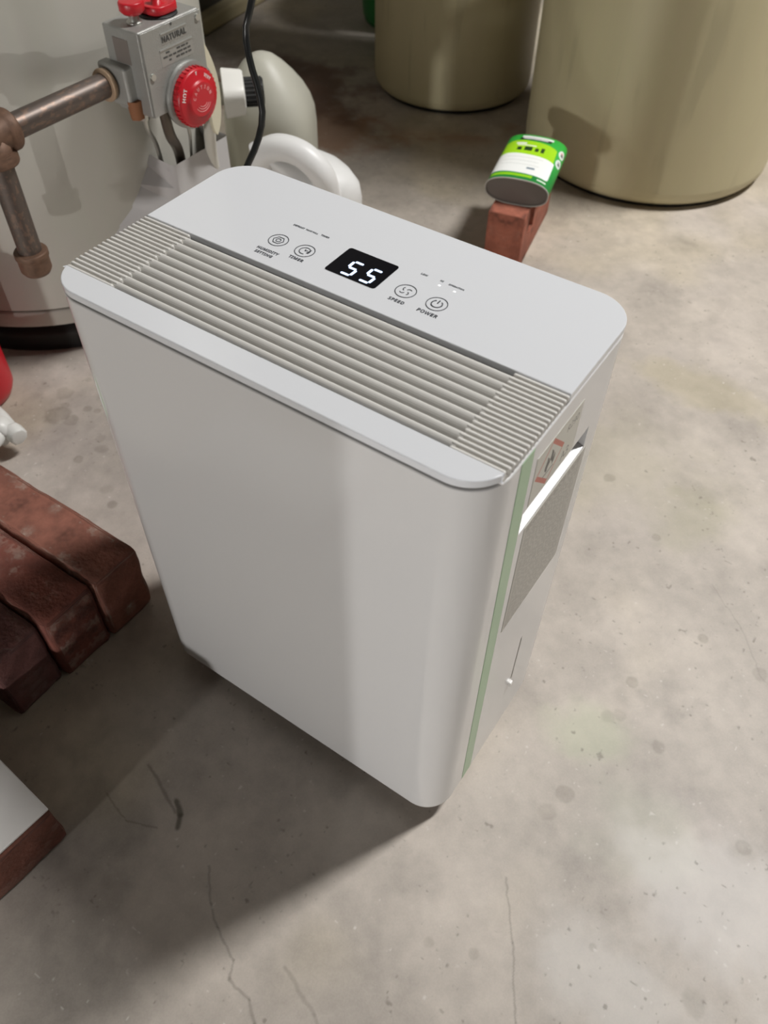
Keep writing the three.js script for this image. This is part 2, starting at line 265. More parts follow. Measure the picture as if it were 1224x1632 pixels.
  const icons = {
    humidity: [...hex(0.0043, 0.0006), ring(0.0015, 0.0021)],
    timer: [ring(0.0036, 0.0042, -0.5, 5.6), bar(0, 0, 0.0018, 0.0012, 0.0007), bar(0, 0, -0.0004, 0.002, 0.0006), bar(0.0036, 0.003, 0.0026, -0.0018, 0.0007)],
    speed: [0, 1, 2, 3].flatMap((i) => { const g = ring(0.0014, 0.002, 0.2, 2.3); T(g, 0.0022, 0.0004, 0); g.rotateZ(i * Math.PI / 2 + 0.4); return [g]; }),
    power: [ring(0.0033, 0.0041, Math.PI / 2 + 0.55, Math.PI * 2 - 1.1), bar(0, 0.0006, 0, 0.0044, 0.0008)],
  };
  const btn = (x, z, kind, lines, tx, tz, size) => {
    obj('button_print', lay(merge([ring(rO - rw, rO), ...icons[kind]]), x, z), printInk, backPlate);
    lines.forEach((s, i) => obj('button_caption', lay(textFlat(s, size), tx - i * 0.0002, tz + i * 0.0046), printInk, backPlate));
  };
  btn(-0.0707, -0.0257, 'humidity', ['HUMIDITY', 'SETTING'], -0.0684, -0.0112, 0.0027);
  btn(-0.0474, -0.0257, 'timer', ['TIMER'], -0.0465, -0.0148, 0.0029);
  btn(0.0357, -0.0264, 'speed', ['SPEED'], 0.0363, -0.0142, 0.0030);
  btn(0.0599, -0.0261, 'power', ['POWER'], 0.0600, -0.0144, 0.0032);
  for (const [s, x, z] of [['DEFROST', -0.0697, -0.048], ['TANK FULL', -0.0582, -0.048], ['TIMER', -0.0468, -0.0485], ['LOW', 0.0358, -0.0494], ['HI', 0.0494, -0.0498], ['OPERATION', 0.0608, -0.0494]])
    obj('indicator_caption', lay(textFlat(s, s.length > 8 ? 0.0015 : 0.0017), x, z), std(0.09, 0.1, 0.11, 0.6), backPlate);
  const ledMat = std(0.9, 0.92, 0.95, 0.3, { emissive: rgb(1, 1, 1), emissiveIntensity: 0.35 });
  for (const [x, z] of [[0.0503, -0.0446], [0.0621, -0.0443]]) obj('indicator_light', T(new THREE.SphereGeometry(0.0011, 16, 8).scale(1, 0.25, 1), x, H, z), ledMat, backPlate);
  // display window with two seven-segment fives
  const dw = roundRect(0.0412, 0.0312, 0.0022);
  const win = obj('display', T(raise(dw, H - 0.001, H + 0.0003, 0), -0.0033, 0, -0.0317), phys(0.003, 0.0035, 0.006, 0.12), backPlate);
  const segMat = std(0.6, 0.7, 1, 0.5, { emissive: rgb(0.62, 0.76, 1), emissiveIntensity: 1.25 });
  const seg = (x0, z0, x2, z2) => { const dx = x2 - x0, dz = z2 - z0, L = Math.hypot(dx, dz), w = 0.00095, e = 0.0005; const s = new THREE.Shape(); s.moveTo(0, 0); s.lineTo(e, w); s.lineTo(L - e, w); s.lineTo(L, 0); s.lineTo(L - e, -w); s.lineTo(e, -w); s.closePath();
    const g = new THREE.ExtrudeGeometry(s, { depth: 0.0002, bevelEnabled: false }); g.rotateX(-Math.PI / 2); g.rotateY(-Math.atan2(dz, dx)); return T(g, x0, H + 0.0003, z0); };
  for (const x of [-0.0112, 0.0040]) {
    const zt = -0.0347, zm = -0.0270, zb = -0.0191, w = 0.0070;
    const digit = obj('digit', seg(x + 0.0008, zt, x + w + 0.0004, zt), segMat, win); digit.userData.label = 'glowing numeral 5';
    for (const a of [[x, zt + 0.0006, x, zm - 0.0005], [x + 0.0004, zm, x + w - 0.0004, zm], [x + w, zm + 0.0006, x + w - 0.0004, zb - 0.0006], [x - 0.0008, zb, x + w - 0.0008, zb]]) digit.geometry = merge([digit.geometry, seg(...a)]);
  }
  // side: labels, tape, dark slit, white tab
  const XS = W / 2;
  const plate = (z0, z1, y0, y1, mat, name, zs = 0, parent = body) => {   // z0 > z1; reads along -z
    const sh = new THREE.BufferGeometry(), t = 0.0003;
    const P = [[z0 + zs, y0], [z1 + zs, y0], [z1, y1], [z0, y1]].map(([z, q]) => [XS + t, q, z]), Q = P.map(([, q, z]) => [XS, q, z]);
    const pos = [], uvs = [], quad = (a, b2, c, d, u) => { for (const [p, w2] of [[a, 0], [b2, 1], [c, 2], [a, 0], [c, 2], [d, 3]]) { pos.push(...p); uvs.push(...(u ? [[0, 0], [1, 0], [1, 1], [0, 1]][w2] : [0, 0])); } };
    quad(P[0], P[1], P[2], P[3], true); for (let i = 0; i < 4; i++) { const j = (i + 1) % 4; quad(Q[i], Q[j], P[j], P[i], false); }
    sh.setAttribute('position', new THREE.Float32BufferAttribute(pos, 3)); sh.setAttribute('uv', new THREE.Float32BufferAttribute(uvs, 2)); sh.computeVertexNormals();
    return obj(name, sh, mat, parent);
  };
  const canvasMat = (w, h, draw, rough) => { const c = document.createElement('canvas'); c.width = w; c.height = h; draw(c.getContext('2d'), w, h); const t = new THREE.CanvasTexture(c); t.colorSpace = THREE.SRGBColorSpace; return new THREE.MeshPhysicalMaterial({ map: t, roughness: rough, ior: 1.5 }); };
  plate(0.0372, -0.0262, 0.4135, 0.4560, canvasMat(640, 430, (g, w, h) => {
    g.fillStyle = '#c3c1b7'; g.fillRect(0, 0, w, h); g.lineJoin = 'miter';
    const cx = 228, cy = 214, r = 196;
    g.strokeStyle = '#b8543f'; g.lineWidth = 14; g.beginPath(); g.moveTo(cx, cy - r); g.lineTo(cx + r, cy); g.lineTo(cx, cy + r); g.lineTo(cx - r, cy); g.closePath(); g.stroke();
    g.lineWidth = 34;
    g.beginPath(); g.moveTo(cx - 4, cy - r + 12); g.lineTo(cx + r - 10, cy + 4); g.stroke(); g.beginPath(); g.moveTo(cx - r + 10, cy - 4); g.lineTo(cx + 4, cy + r - 12); g.stroke();
    g.fillStyle = '#2c2a27'; g.beginPath(); g.moveTo(cx - 44, cy + 62); g.bezierCurveTo(cx - 92, cy + 10, cx - 40, cy - 16, cx - 46, cy - 70); g.bezierCurveTo(cx - 14, cy - 50, cx - 12, cy - 30, cx - 16, cy - 12); g.bezierCurveTo(cx + 6, cy - 40, cx + 10, cy - 70, cx, cy - 104); g.bezierCurveTo(cx + 50, cy - 70, cx + 44, cy - 30, cx + 36, cy - 6); g.bezierCurveTo(cx + 54, cy - 14, cx + 58, cy - 30, cx + 56, cy - 44); g.bezierCurveTo(cx + 88, cy + 10, cx + 62, cy + 48, cx + 40, cy + 62); g.bezierCurveTo(cx + 46, cy + 20, cx + 14, cy + 10, cx + 6, cy - 12); g.bezierCurveTo(cx - 4, cy + 24, cx - 34, cy + 22, cx - 26, cy + 62); g.closePath(); g.fill(); g.fillRect(cx - 74, cy + 78, 148, 12);
    g.font = '104px sans-serif'; g.fillStyle = '#34322e'; g.fillText('A3', 428, 388); g.font = '78px sans-serif'; g.fillText('R290', 430, 130);
  }, 0.35), 'warning_label');
  plate(0.0335, -0.0585, 0.2630, 0.3880, canvasMat(640, 860, (g, w, h) => {
    g.fillStyle = '#b3b0a8'; g.fillRect(0, 0, w, h); const q = (i) => hash(i, 3, 8);
    for (let i = 0; i < 46; i++) { const y0 = 24 + i * 18; g.fillStyle = `rgba(60,58,54,${0.35 + 0.3 * q(i)})`; let x = 26; while (x < w - 60) { const L = 12 + 46 * q(i * 31 + x); g.fillRect(x, y0, Math.min(L, w - 40 - x), i < 2 ? 9 : 4); x += L + 8 + 14 * q(i * 7 + x); } }
    for (let i = 0; i < 900; i++) { g.fillStyle = `rgba(${q(i + 99) > 0.5 ? '190,186,176' : '90,88,82'},0.16)`; g.fillRect(q(i * 3) * w, q(i * 5) * h, 30 * q(i * 11), 3); }
  }, 0.4), 'rating_label');
  plate(0.0530, 0.0375, 0.024, 0.4722, phys(0.33, 0.50, 0.31, 0.3, { ior: 1.5 }), 'tape_strip', 0, dh);
  const tp = dh.children[dh.children.length - 1].geometry.attributes.position; for (let i = 0; i < tp.count; i++) { const yy = tp.getY(i); if (yy > 0.3) tp.setZ(i, tp.getZ(i) + 0.0085); else if (tp.getZ(i) < 0.045) tp.setZ(i, tp.getZ(i) - 0.0005); }
  dh.children[dh.children.length - 1].geometry.computeVertexNormals(); dh.children[dh.children.length - 1].userData.label = 'pale green tape strip down the side';
  obj('dark_slit', rbox(XS - 0.002, XS + 0.0003, 0.106, 0.178, -0.0262, -0.0240, 0.0003, 1), std(0.25, 0.24, 0.22, 0.4), body);  // thin dark vertical strip on the side
  obj('white_tab', rbox(XS - 0.001, XS + 0.003, 0.0985, 0.1045, -0.0245, -0.0195, 0.0012), phys(0.85, 0.83, 0.8, 0.3), body);  // small glossy white tab below the strip
  for (const sx of [-1, 1]) for (const sz of [-1, 1]) obj('foot', lathe([[0.0001, 0], [0.012, 0], [0.0135, 0.003], [0.0135, G + 0.001], [0.0001, G + 0.001]], 24).translate(sx * 0.128, 0, sz * 0.062), darkPlastic, dh);
}

// power cord of the machine
tag(obj('power_cord', tube([[-0.36, 3.4, -0.42], [-0.352, 1.6, -0.40], [-0.343, 0.9, -0.36], [-0.3407, 0.5339, -0.3278], [-0.34, 0.503, -0.3217], [-0.3427, 0.4851, -0.3131], [-0.3438, 0.4709, -0.311], [-0.3362, 0.4504, -0.3054], [-0.3257, 0.4294, -0.3013], [-0.3188, 0.4102, -0.2972], [-0.3181, 0.3928, -0.2915], [-0.3174, 0.3751, -0.2763], [-0.3199, 0.363, -0.2668], [-0.318, 0.33, -0.24], [-0.27, 0.24, -0.19], [-0.16, 0.13, -0.145], [-0.1, 0.075, -0.1012]], 0.0037, 260, 12), phys(0.012, 0.013, 0.013, 0.28)), 'black power cord hanging down behind the white dehumidifier', 'cord');

// ---------------------------------------------------------------- water heater
const HC = [-0.852, -0.376], HR = 0.27;
const enamelTex = dataTex(512, 512, (u, v) => { const m = 0.94 + 0.12 * fbm(u * 7, v * 9, 44, 5); return [0.47 * m, 0.455 * m, 0.405 * m]; });
const enamel = new THREE.MeshPhysicalMaterial({ map: enamelTex, roughness: 0.42, ior: 1.5 });
const castMetal = std(0.36, 0.36, 0.34, 0.45, { metalness: 0.5, bumpMap: fineBump, bumpScale: 0.0004 });
const zinc = std(0.5, 0.5, 0.46, 0.35, { metalness: 0.8 });
const redPlastic = phys(0.52, 0.012, 0.022, 0.35);
const cream = phys(0.62, 0.58, 0.44, 0.4);
const greyPaint = phys(0.47, 0.46, 0.445, 0.45);
const heater = thing('water_heater', 'large pale cylindrical water heater with grey gas valve and red dial', 'water heater', [HC[0], 0, HC[1]]);
{
  const wx = (x) => x - HC[0], wz = (z) => z - HC[1];
  obj('jacket', lathe([[HR - 0.004, 0.079], [HR, 0.082], [HR, 1.3], [HR - 0.02, 1.33], [0.0001, 1.34]], 128), enamel, heater);
  obj('bottom_band', lathe([[0.0001, 0.05], [HR - 0.006, 0.05], [HR, 0.054], [HR, 0.076], [HR - 0.004, 0.078], [0.0001, 0.078]], 128), enamel, heater);
  obj('base_shade_ring', lathe([[0.0001, 0], [HR - 0.014, 0], [HR - 0.014, 0.051], [0.0001, 0.051]], 64), std(0.02, 0.018, 0.016, 0.8), heater);  // recessed base, near-black standing in for the shade under the heater
  
  // gas valve: a cast box standing off the jacket, facing +x
  const vx0 = -0.60, vx1 = -0.540, vy0 = 0.326, vy1 = 0.425, vz0 = -0.444, vz1 = -0.340;
  const valve = obj('gas_valve', rbox(wx(vx0), wx(vx1), vy0, vy1, wz(vz0), wz(vz1), 0.003), castMetal, heater);
  obj('cover_plate', rbox(wx(vx1) - 0.001, wx(vx1) + 0.0025, vy0 + 0.001, vy1 - 0.001, wz(vz0) + 0.001, wz(vz1) - 0.001, 0.0012, 2), castMetal, valve);
  const XF = wx(vx1) + 0.0025;
  valve.scale.setScalar(0.947); valve.position.set(0.0600, 0.0425, 0.0394);
  const plaque = (z, yc, w, h) => obj('name_plate', [rbox(XF - 0.0005, XF + 0.0004, yc - h / 2, yc + h / 2, wz(z) - w / 2, wz(z) + w / 2, 0.0003, 1), box(XF, XF + 0.0014, yc + h / 2 - 0.0008, yc + h / 2 + 0.0006, wz(z) - w / 2, wz(z) + w / 2)], std(0.37, 0.37, 0.35, 0.42, { metalness: 0.5 }), valve);
  plaque(-0.394, 0.409, 0.044, 0.012); plaque(-0.395, 0.3885, 0.056, 0.019);
  const txt = (s, size, yc, z, mat, d = 0.0006) => { const g = textFlat(s, size, d); g.rotateY(Math.PI / 2); T(g, XF + 0.0004, yc, wz(z)); return obj('lettering', g, mat, valve); };
  const dark = std(0.07, 0.07, 0.065, 0.6);
  txt('NATURAL', 0.0068, 0.4085, -0.394, dark);
  for (let i = 0; i < 3; i++) { let z = -0.371; const gs = []; while (z > -0.418) { const L = 0.003 + 0.006 * rnd(); if (rnd() > 0.25) gs.push(box(XF, XF + 0.0008, 0.3925 - i * 0.0045, 0.3945 - i * 0.0045, wz(z - L), wz(z))); z -= L + 0.002; } obj('embossed_line', gs, dark, valve); }
  for (const [q, z] of [[0.4165, -0.437], [0.374, -0.349]]) { const g = new THREE.CylinderGeometry(0.0038, 0.0042, 0.0025, 20); g.rotateZ(-Math.PI / 2); obj('screw', T(g, XF + 0.0008, q, wz(z)), zinc, valve); }
  { const g = new THREE.CylinderGeometry(0.0016, 0.0016, 0.001, 12); g.rotateZ(-Math.PI / 2); obj('pin_hole', T(g, XF + 0.0001, 0.4215, wz(-0.392)), dark, valve); }
  // side badge
  obj('side_badge', rbox(wx(-0.585), wx(-0.56), 0.385, 0.413, wz(vz1) - 0.0005, wz(vz1) + 0.0006, 0.0003, 1), std(0.25, 0.22, 0.2, 0.5, { metalness: 0.5 }), valve);
  // red temperature dial
  const dialX = XF + 0.004, dc = [dialX, 0.336, wz(-0.402)];
  const disc = (pts, seg = 64) => { const g = lathe(pts, seg); g.rotateZ(-Math.PI / 2); return g; };
  obj('dial_base', T(disc([[0.0001, -0.006], [0.040, -0.006], [0.0405, -0.002], [0.040, 0.004], [0.0001, 0.004]]), dc[0], dc[1], dc[2] - 0.001), castMetal, valve);
  const dial = obj('temperature_dial', T(disc([[0.0001, 0.003], [0.0345, 0.003], [0.0355, 0.006], [0.0345, 0.013], [0.032, 0.0155], [0.0225, 0.0165], [0.0215, 0.0205], [0.0195, 0.0215], [0.0001, 0.0215]]), ...dc), redPlastic, valve);
  void dial;
  const knurl = []; for (let k = 0; k < 36; k++) { const a = k / 36 * Math.PI * 2; const g = new THREE.BoxGeometry(0.007, 0.0016, 0.0022); T(g, 0.0085, 0.0354, 0); g.rotateX(a); knurl.push(T(g, ...dc)); }
  obj('dial_grip', knurl, redPlastic, valve);
  const inkW = std(0.75, 0.7, 0.68, 0.5);
  const onDial = (g, a, r, x) => { T(g, 0, r, 0); g.rotateZ(a); g.rotateY(Math.PI / 2); return T(g, dc[0] + x, dc[1], dc[2]); };
  obj('dial_lettering', onDial(textFlat('HOT', 0.0058, 0.0004), 1.15, 0.0275, 0.0158), inkW, valve);
  obj('dial_lettering', [onDial(textFlat('VERY', 0.004, 0.0004), -0.72, 0.0275, 0.0158), onDial(textFlat('I', 0.006, 0.0004), 0, 0.029, 0.0155)], inkW, valve);
  const ink2 = std(0.72, 0.3, 0.3, 0.5);
  obj('dial_lettering', 'CAUTION'.split('').map((s, i) => onDial(textFlat(s, 0.0042, 0.0003), 1.25 - i * 0.42, 0.0150, 0.0215)), ink2, valve);
  const arcs = []; for (const [r, l] of [[0.0085, 1.7], [0.0115, 2.0], [0.0145, 2.1]]) { const g = new THREE.TorusGeometry(r, 0.00045, 6, 24, l); g.rotateZ(-Math.PI / 2 - l / 2); g.rotateY(Math.PI / 2); arcs.push(T(g, dc[0] + 0.0215, dc[1], dc[2])); }
  obj('dial_ring_text', arcs, ink2, valve);
  // red knob and button on top of the valve
  const knobTop = (x, z, r, h, stemR, y0) => { obj('knob_stem', T(lathe([[0.0001, 0], [stemR * 1.5, 0], [stemR * 1.5, 0.003], [stemR, 0.004], [stemR, 0.013], [0.0001, 0.013]], 24), wx(x), vy1 - 0.001, wz(z)), zinc, valve);
    return obj('red_knob', T(lathe([[0.0001, y0], [r * 0.75, y0], [r, y0 + 0.004], [r, y0 + h - 0.002], [r - 0.002, y0 + h], [0.0001, y0 + h + 0.0005]], 40), wx(x), vy1, wz(z)), redPlastic, valve); };
  knobTop(-0.566, -0.362, 0.0150, 0.014, 0.0062, 0.0105);
  obj('red_lever', T(loft([superRing(0.003, 0.019, 0.0185, 3), superRing(0.005, 0.0215, 0.021, 3), superRing(0.012, 0.0215, 0.021, 3), superRing(0.0135, 0.019, 0.0185, 3), superRing(0.011, 0.014, 0.0135, 3), superRing(0.0100, 0.006, 0.006, 2.2), superRing(0.022, 0.0055, 0.0055, 2.2)]), wx(-0.566), vy1, wz(-0.401)), redPlastic, valve);
  obj('knob_collar', T(lathe([[0.0001, 0], [0.024, 0], [0.023, 0.004], [0.0001, 0.004]], 32), wx(-0.566), vy1 - 0.001, wz(-0.401)), std(0.03, 0.03, 0.03, 0.5), valve);
  // pipe boss on the valve's side
  obj('pipe_boss', rbox(wx(-0.6095), wx(-0.562), 0.337, 0.384, wz(vz1) - 0.004, wz(vz1) + 0.013, 0.004), castMetal, valve);
  obj('rusty_plug', [rod([wx(-0.566), 0.345, wz(-0.337)], [wx(-0.566), 0.322, wz(-0.337)], 0.011, 0.009, 6)], std(0.26, 0.11, 0.05, 0.7, { metalness: 0.2 }), valve);
  // pipes under the valve
  const run = (pts, r) => tube(pts.map(([a, b, c]) => [wx(a), b, wz(c)]), r, 32);
  obj('burner_tube', run([[-0.515, 0.362, -0.335], [-0.52, 0.315, -0.343], [-0.552, 0.262, -0.382], [-0.558, 0.2, -0.388]], 0.0068), std(0.12, 0.1, 0.08, 0.4, { metalness: 0.6 }), heater);
  obj('pilot_tube', run([[-0.524, 0.362, -0.313], [-0.53, 0.33, -0.318], [-0.565, 0.275, -0.358], [-0.569, 0.2, -0.366]], 0.003), zinc, heater);
  obj('fitting_nut', [rod([wx(-0.524), 0.354, wz(-0.313)], [wx(-0.526), 0.340, wz(-0.314)], 0.0062, 0.0062, 6)], zinc, heater);
  obj('thermocouple', run([[-0.505, 0.362, -0.36], [-0.504, 0.315, -0.362], [-0.545, 0.265, -0.398], [-0.558, 0.2, -0.403]], 0.0022), std(0.45, 0.44, 0.4, 0.35, { metalness: 0.7 }), heater);
  // burner access cover, flaring out towards the floor
  const ring = (y, zl, zr, xo) => { const p = []; const n = 10; const xi = (z) => HC[0] + Math.sqrt(Math.max(0.001, (HR - 0.006) ** 2 - (z - HC[1]) ** 2));
    p.push([wx(xi(zl)), y, wz(zl)]);
    const zc = -0.352; for (let k = 0; k <= 6; k++) { const t = k / 6 * Math.PI / 2, r = 0.006; p.push([wx(xo - r + r * Math.sin(t)), y, wz(zc - r + r * Math.cos(t))]); }
    for (let k = 0; k <= 6; k++) { const t = k / 6 * Math.PI / 2, r = 0.006; p.push([wx(xo - r + r * Math.cos(t)), y, wz(-0.46 + r - r * Math.sin(t))]); }
    p.push([wx(xi(zr)), y, wz(zr)]); for (let k = 1; k < n; k++) { const z = zr + (zl - zr) * k / n; p.push([wx(xi(z)), y, wz(z)]); } return p; };
  obj('access_cover', toCreasedNormals(loft([ring(0.165, -0.246, -0.54, -0.534), ring(0.185, -0.279, -0.52, -0.534), ring(0.206, -0.309, -0.50, -0.534), ring(0.229, -0.331, -0.48, -0.534), ring(0.252, -0.351, -0.468, -0.534), ring(0.262, -0.357, -0.462, -0.534)], true, false), 0.6), new THREE.MeshPhysicalMaterial({ color: rgb(0.47, 0.455, 0.45), roughness: 0.45, side: THREE.DoubleSide }), heater);
  obj('cover_shade_sheet', T(loft([ring(0.18, -0.29, -0.5, -0.538), ring(0.182, -0.29, -0.5, -0.538)]), 0, 0, 0), std(0.05, 0.045, 0.04, 0.8), heater);  // near-black sheet stands in for the shade inside the open cover
  // cream wire shield and sleeve beside the valve
  { const sh = new THREE.Shape(); const Z = (z) => -wz(z); sh.moveTo(Z(-0.4035), 0.408); sh.quadraticCurveTo(Z(-0.4225), 0.375, Z(-0.4225), 0.345); sh.quadraticCurveTo(Z(-0.422), 0.308, Z(-0.409), 0.292); sh.quadraticCurveTo(Z(-0.402), 0.296, Z(-0.4025), 0.318); sh.closePath();
    const g = new THREE.ExtrudeGeometry(sh, { depth: 0.003, bevelEnabled: true, bevelSize: 0.001, bevelThickness: 0.001, bevelSegments: 2 }); g.rotateY(Math.PI / 2); T(g, wx(-0.505), 0, 0); obj('wire_shield', g, cream, heater); }
  obj('wire_sleeve', run([[-0.512, 0.335, -0.410], [-0.515, 0.30, -0.409], [-0.535, 0.25, -0.425], [-0.548, 0.2, -0.44]], 0.008), phys(0.6, 0.58, 0.52, 0.4), heater);
  // drain valve standing out of the jacket
  const dd = [0.715, 0, -0.70], dp = (t) => [dd[0] * t, 0.250, dd[2] * t];
  const drain = obj('drain_valve', along(lathe([[0.0001, -0.014], [0.0165, -0.014], [0.0165, 0.004], [0.015, 0.0055], [0.0165, 0.007], [0.015, 0.0085], [0.0165, 0.010], [0.015, 0.0115], [0.0165, 0.013], [0.0001, 0.013]], 32), dp(HR + 0.006), dd), std(0.42, 0.41, 0.34, 0.4, { metalness: 0.2 }), heater);
  obj('valve_collar', along(loft([superRing(0.010, 0.027, 0.027, 4, 0.3), superRing(0.012, 0.0295, 0.0295, 4, 0.3), superRing(0.040, 0.0265, 0.0265, 4, 0.3), superRing(0.043, 0.024, 0.024, 4, 0.3)]), dp(HR + 0.006), dd), phys(0.78, 0.77, 0.73, 0.3), drain);
  const fl = [lathe([[0.0001, 0.042], [0.0195, 0.042], [0.0195, 0.070], [0.018, 0.072], [0.0001, 0.072]], 40)]; for (let k = 0; k < 20; k++) { const a = k / 20 * 6.2832; fl.push(T(new THREE.BoxGeometry(0.0022, 0.027, 0.0022), 0.0195 * Math.cos(a), 0.0565, 0.0195 * Math.sin(a))); }
  obj('valve_knob', along(merge(fl), dp(HR + 0.006), dd), std(0.012, 0.012, 0.012, 0.5), drain);
}

// black iron gas pipe with its capped drop leg
const ironTex = dataTex(256, 256, (u, v) => { const a = fbm(u * 26, v * 26, 63, 4), b = smooth(0.5, 0.72, a); return [0.12 + 0.07 * b, 0.095 + 0.035 * b, 0.082 + 0.018 * b]; });
const iron = new THREE.MeshStandardMaterial({ map: ironTex, roughness: 0.42, metalness: 0.55 });
const rust = new THREE.MeshStandardMaterial({ map: dataTex(256, 256, (u, v) => { const a = 0.6 + 0.8 * fbm(u * 20, v * 20, 64, 4); return [0.15 * a, 0.085 * a, 0.055 * a]; }), roughness: 0.6, metalness: 0.3 });
{
  const px = -0.597, py = 0.361, zt = -0.150;
  const t = thing('gas_pipe', 'rusty iron gas pipe with capped drop leg screwed into the grey gas valve', 'pipe', [px * 0.947 + 0.0148, 0.0425, zt * 0.947 + 0.0194]); t.scale.setScalar(0.947);
  obj('pipe', rod([0, py, 0.02], [0.003, py, -0.1735], 0.0145, 0.0145, 32), iron, t);
  obj('ring', along(lathe([[0.0001, 0], [0.0185, 0], [0.0195, 0.002], [0.0185, 0.007], [0.0001, 0.007]], 32), [0.003, py, -0.1675], [0, 0, -1]), std(0.42, 0.30, 0.2, 0.5, { metalness: 0.4 }), t);
  const tee = obj('tee_fitting', [along(lathe([[0.0001, -0.028], [0.0225, -0.028], [0.0235, -0.026], [0.0235, -0.017], [0.02, -0.015], [0.02, 0.015], [0.0235, 0.017], [0.0235, 0.026], [0.0225, 0.028], [0.0001, 0.028]], 40), [0, py, 0], [0, 0, 1]), along(lathe([[0.0001, 0], [0.02, 0], [0.02, 0.016], [0.0235, 0.018], [0.0235, 0.028], [0.0225, 0.03], [0.0001, 0.03]], 40), [0, py, 0], [0, -1, 0])], rust, t);
  void tee;
  obj('pipe', rod([0, py, 0.02], [0, py, 0.32], 0.0145, 0.0145, 32), iron, t);
  obj('drop_pipe', rod([0, py - 0.02, 0], [0, py - 0.155, 0], 0.0145, 0.0145, 32), iron, t);
  obj('pipe_cap', along(lathe([[0.0001, 0], [0.0195, 0], [0.021, 0.002], [0.021, 0.008], [0.0195, 0.0095], [0.0195, 0.026], [0.0165, 0.031], [0.0001, 0.033]], 40), [0, py - 0.142, 0], [0, -1, 0]), rust, t);
  obj('hanger', rod([0, py + 0.01, 0.3], [0, (CEIL - 0.0425) / 0.947, 0.3], 0.004), iron, t);
}

// ---------------------------------------------------------------- round tanks behind
const tankTex = dataTex(1024, 512, (u, v) => { const m = 0.95 + 0.1 * fbm(u * 24, v * 14, 144, 5), k = smooth(0.62, 0.8, fbm(u * 40, v * 24, 146, 4)) * 0.12; return [0.53 * m * (1 - k), 0.475 * m * (1 - k), 0.30 * m * (1 - k)]; });
const tankMat = new THREE.MeshPhysicalMaterial({ map: tankTex, roughness: 0.5, ior: 1.45 });
const bigTank = thing('brine_tank', 'big beige round plastic tank behind the green pack and the brick', 'tank', [-0.204, 0, -1.301]);
obj('shell', lathe([[0.0001, 0.006], [0.215, 0.006], [0.230, 0.010], [0.2375, 0.020], [0.239, 0.035], [0.241, 0.92], [0.0001, 0.92]], 128), tankMat, bigTank);
obj('base', lathe([[0.0001, 0], [0.222, 0], [0.222, 0.008], [0.0001, 0.008]], 64), std(0.03, 0.03, 0.025, 0.8), bigTank);
obj('lid', lathe([[0.0001, 0.915], [0.247, 0.915], [0.249, 0.92], [0.247, 0.95], [0.0001, 0.965]], 96), std(0.05, 0.05, 0.05, 0.5), bigTank);
const smallTank = thing('brine_tank', 'smaller beige round plastic tank behind the wide tank, by the green bucket', 'tank', [-0.686, 0, -1.351]);
obj('shell', lathe([[0.0001, 0.006], [0.158, 0.006], [0.168, 0.010], [0.1735, 0.018], [0.175, 0.03], [0.176, 0.80], [0.0001, 0.80]], 128), tankMat, smallTank);
obj('base', lathe([[0.0001, 0], [0.16, 0], [0.16, 0.008], [0.0001, 0.008]], 64), std(0.03, 0.03, 0.025, 0.8), smallTank);
obj('lid', lathe([[0.0001, 0.795], [0.182, 0.795], [0.184, 0.80], [0.182, 0.83], [0.0001, 0.84]], 96), std(0.05, 0.05, 0.05, 0.5), smallTank);
{ const t = thing('drain_hose', 'pale thin drain hose standing between the two beige tanks', 'hose', [-0.452, 0, -1.415]);
  obj('tube', tube([[0, 0.155, 0], [0, 0.5, 0], [0, 0.86, -0.0]], 0.0075, 32), phys(0.6, 0.57, 0.46, 0.4), t);
  obj('elbow', tube([[0, 0.17, 0], [0, 0.12, 0], [-0.003, 0.05, 0.0], [-0.004, 0.001, -0.0]], 0.0055, 24), std(0.05, 0.05, 0.045, 0.6), t); }
{ const t = thing('bucket', 'dark green plastic bucket in the shade behind the smaller tank', 'bucket', [-0.96, 0, -1.645]);
  obj('pail', lathe([[0.0001, 0.004], [0.140, 0.004], [0.146, 0.012], [0.168, 0.30], [0.176, 0.302], [0.176, 0.312], [0.166, 0.312], [0.142, 0.014], [0.0001, 0.012]], 96), phys(0.015, 0.24, 0.05, 0.35), t);
  obj('handle', tube([[-0.172, 0.295, 0], [-0.14, 0.20, 0.12], [0, 0.16, 0.185], [0.14, 0.20, 0.12], [0.172, 0.295, 0]], 0.003, 48), zinc, t);
  obj('base_rim', lathe([[0.10, 0], [0.142, 0], [0.142, 0.006], [0.10, 0.006], [0.10, 0]], 64), phys(0.015, 0.24, 0.05, 0.35), t); }

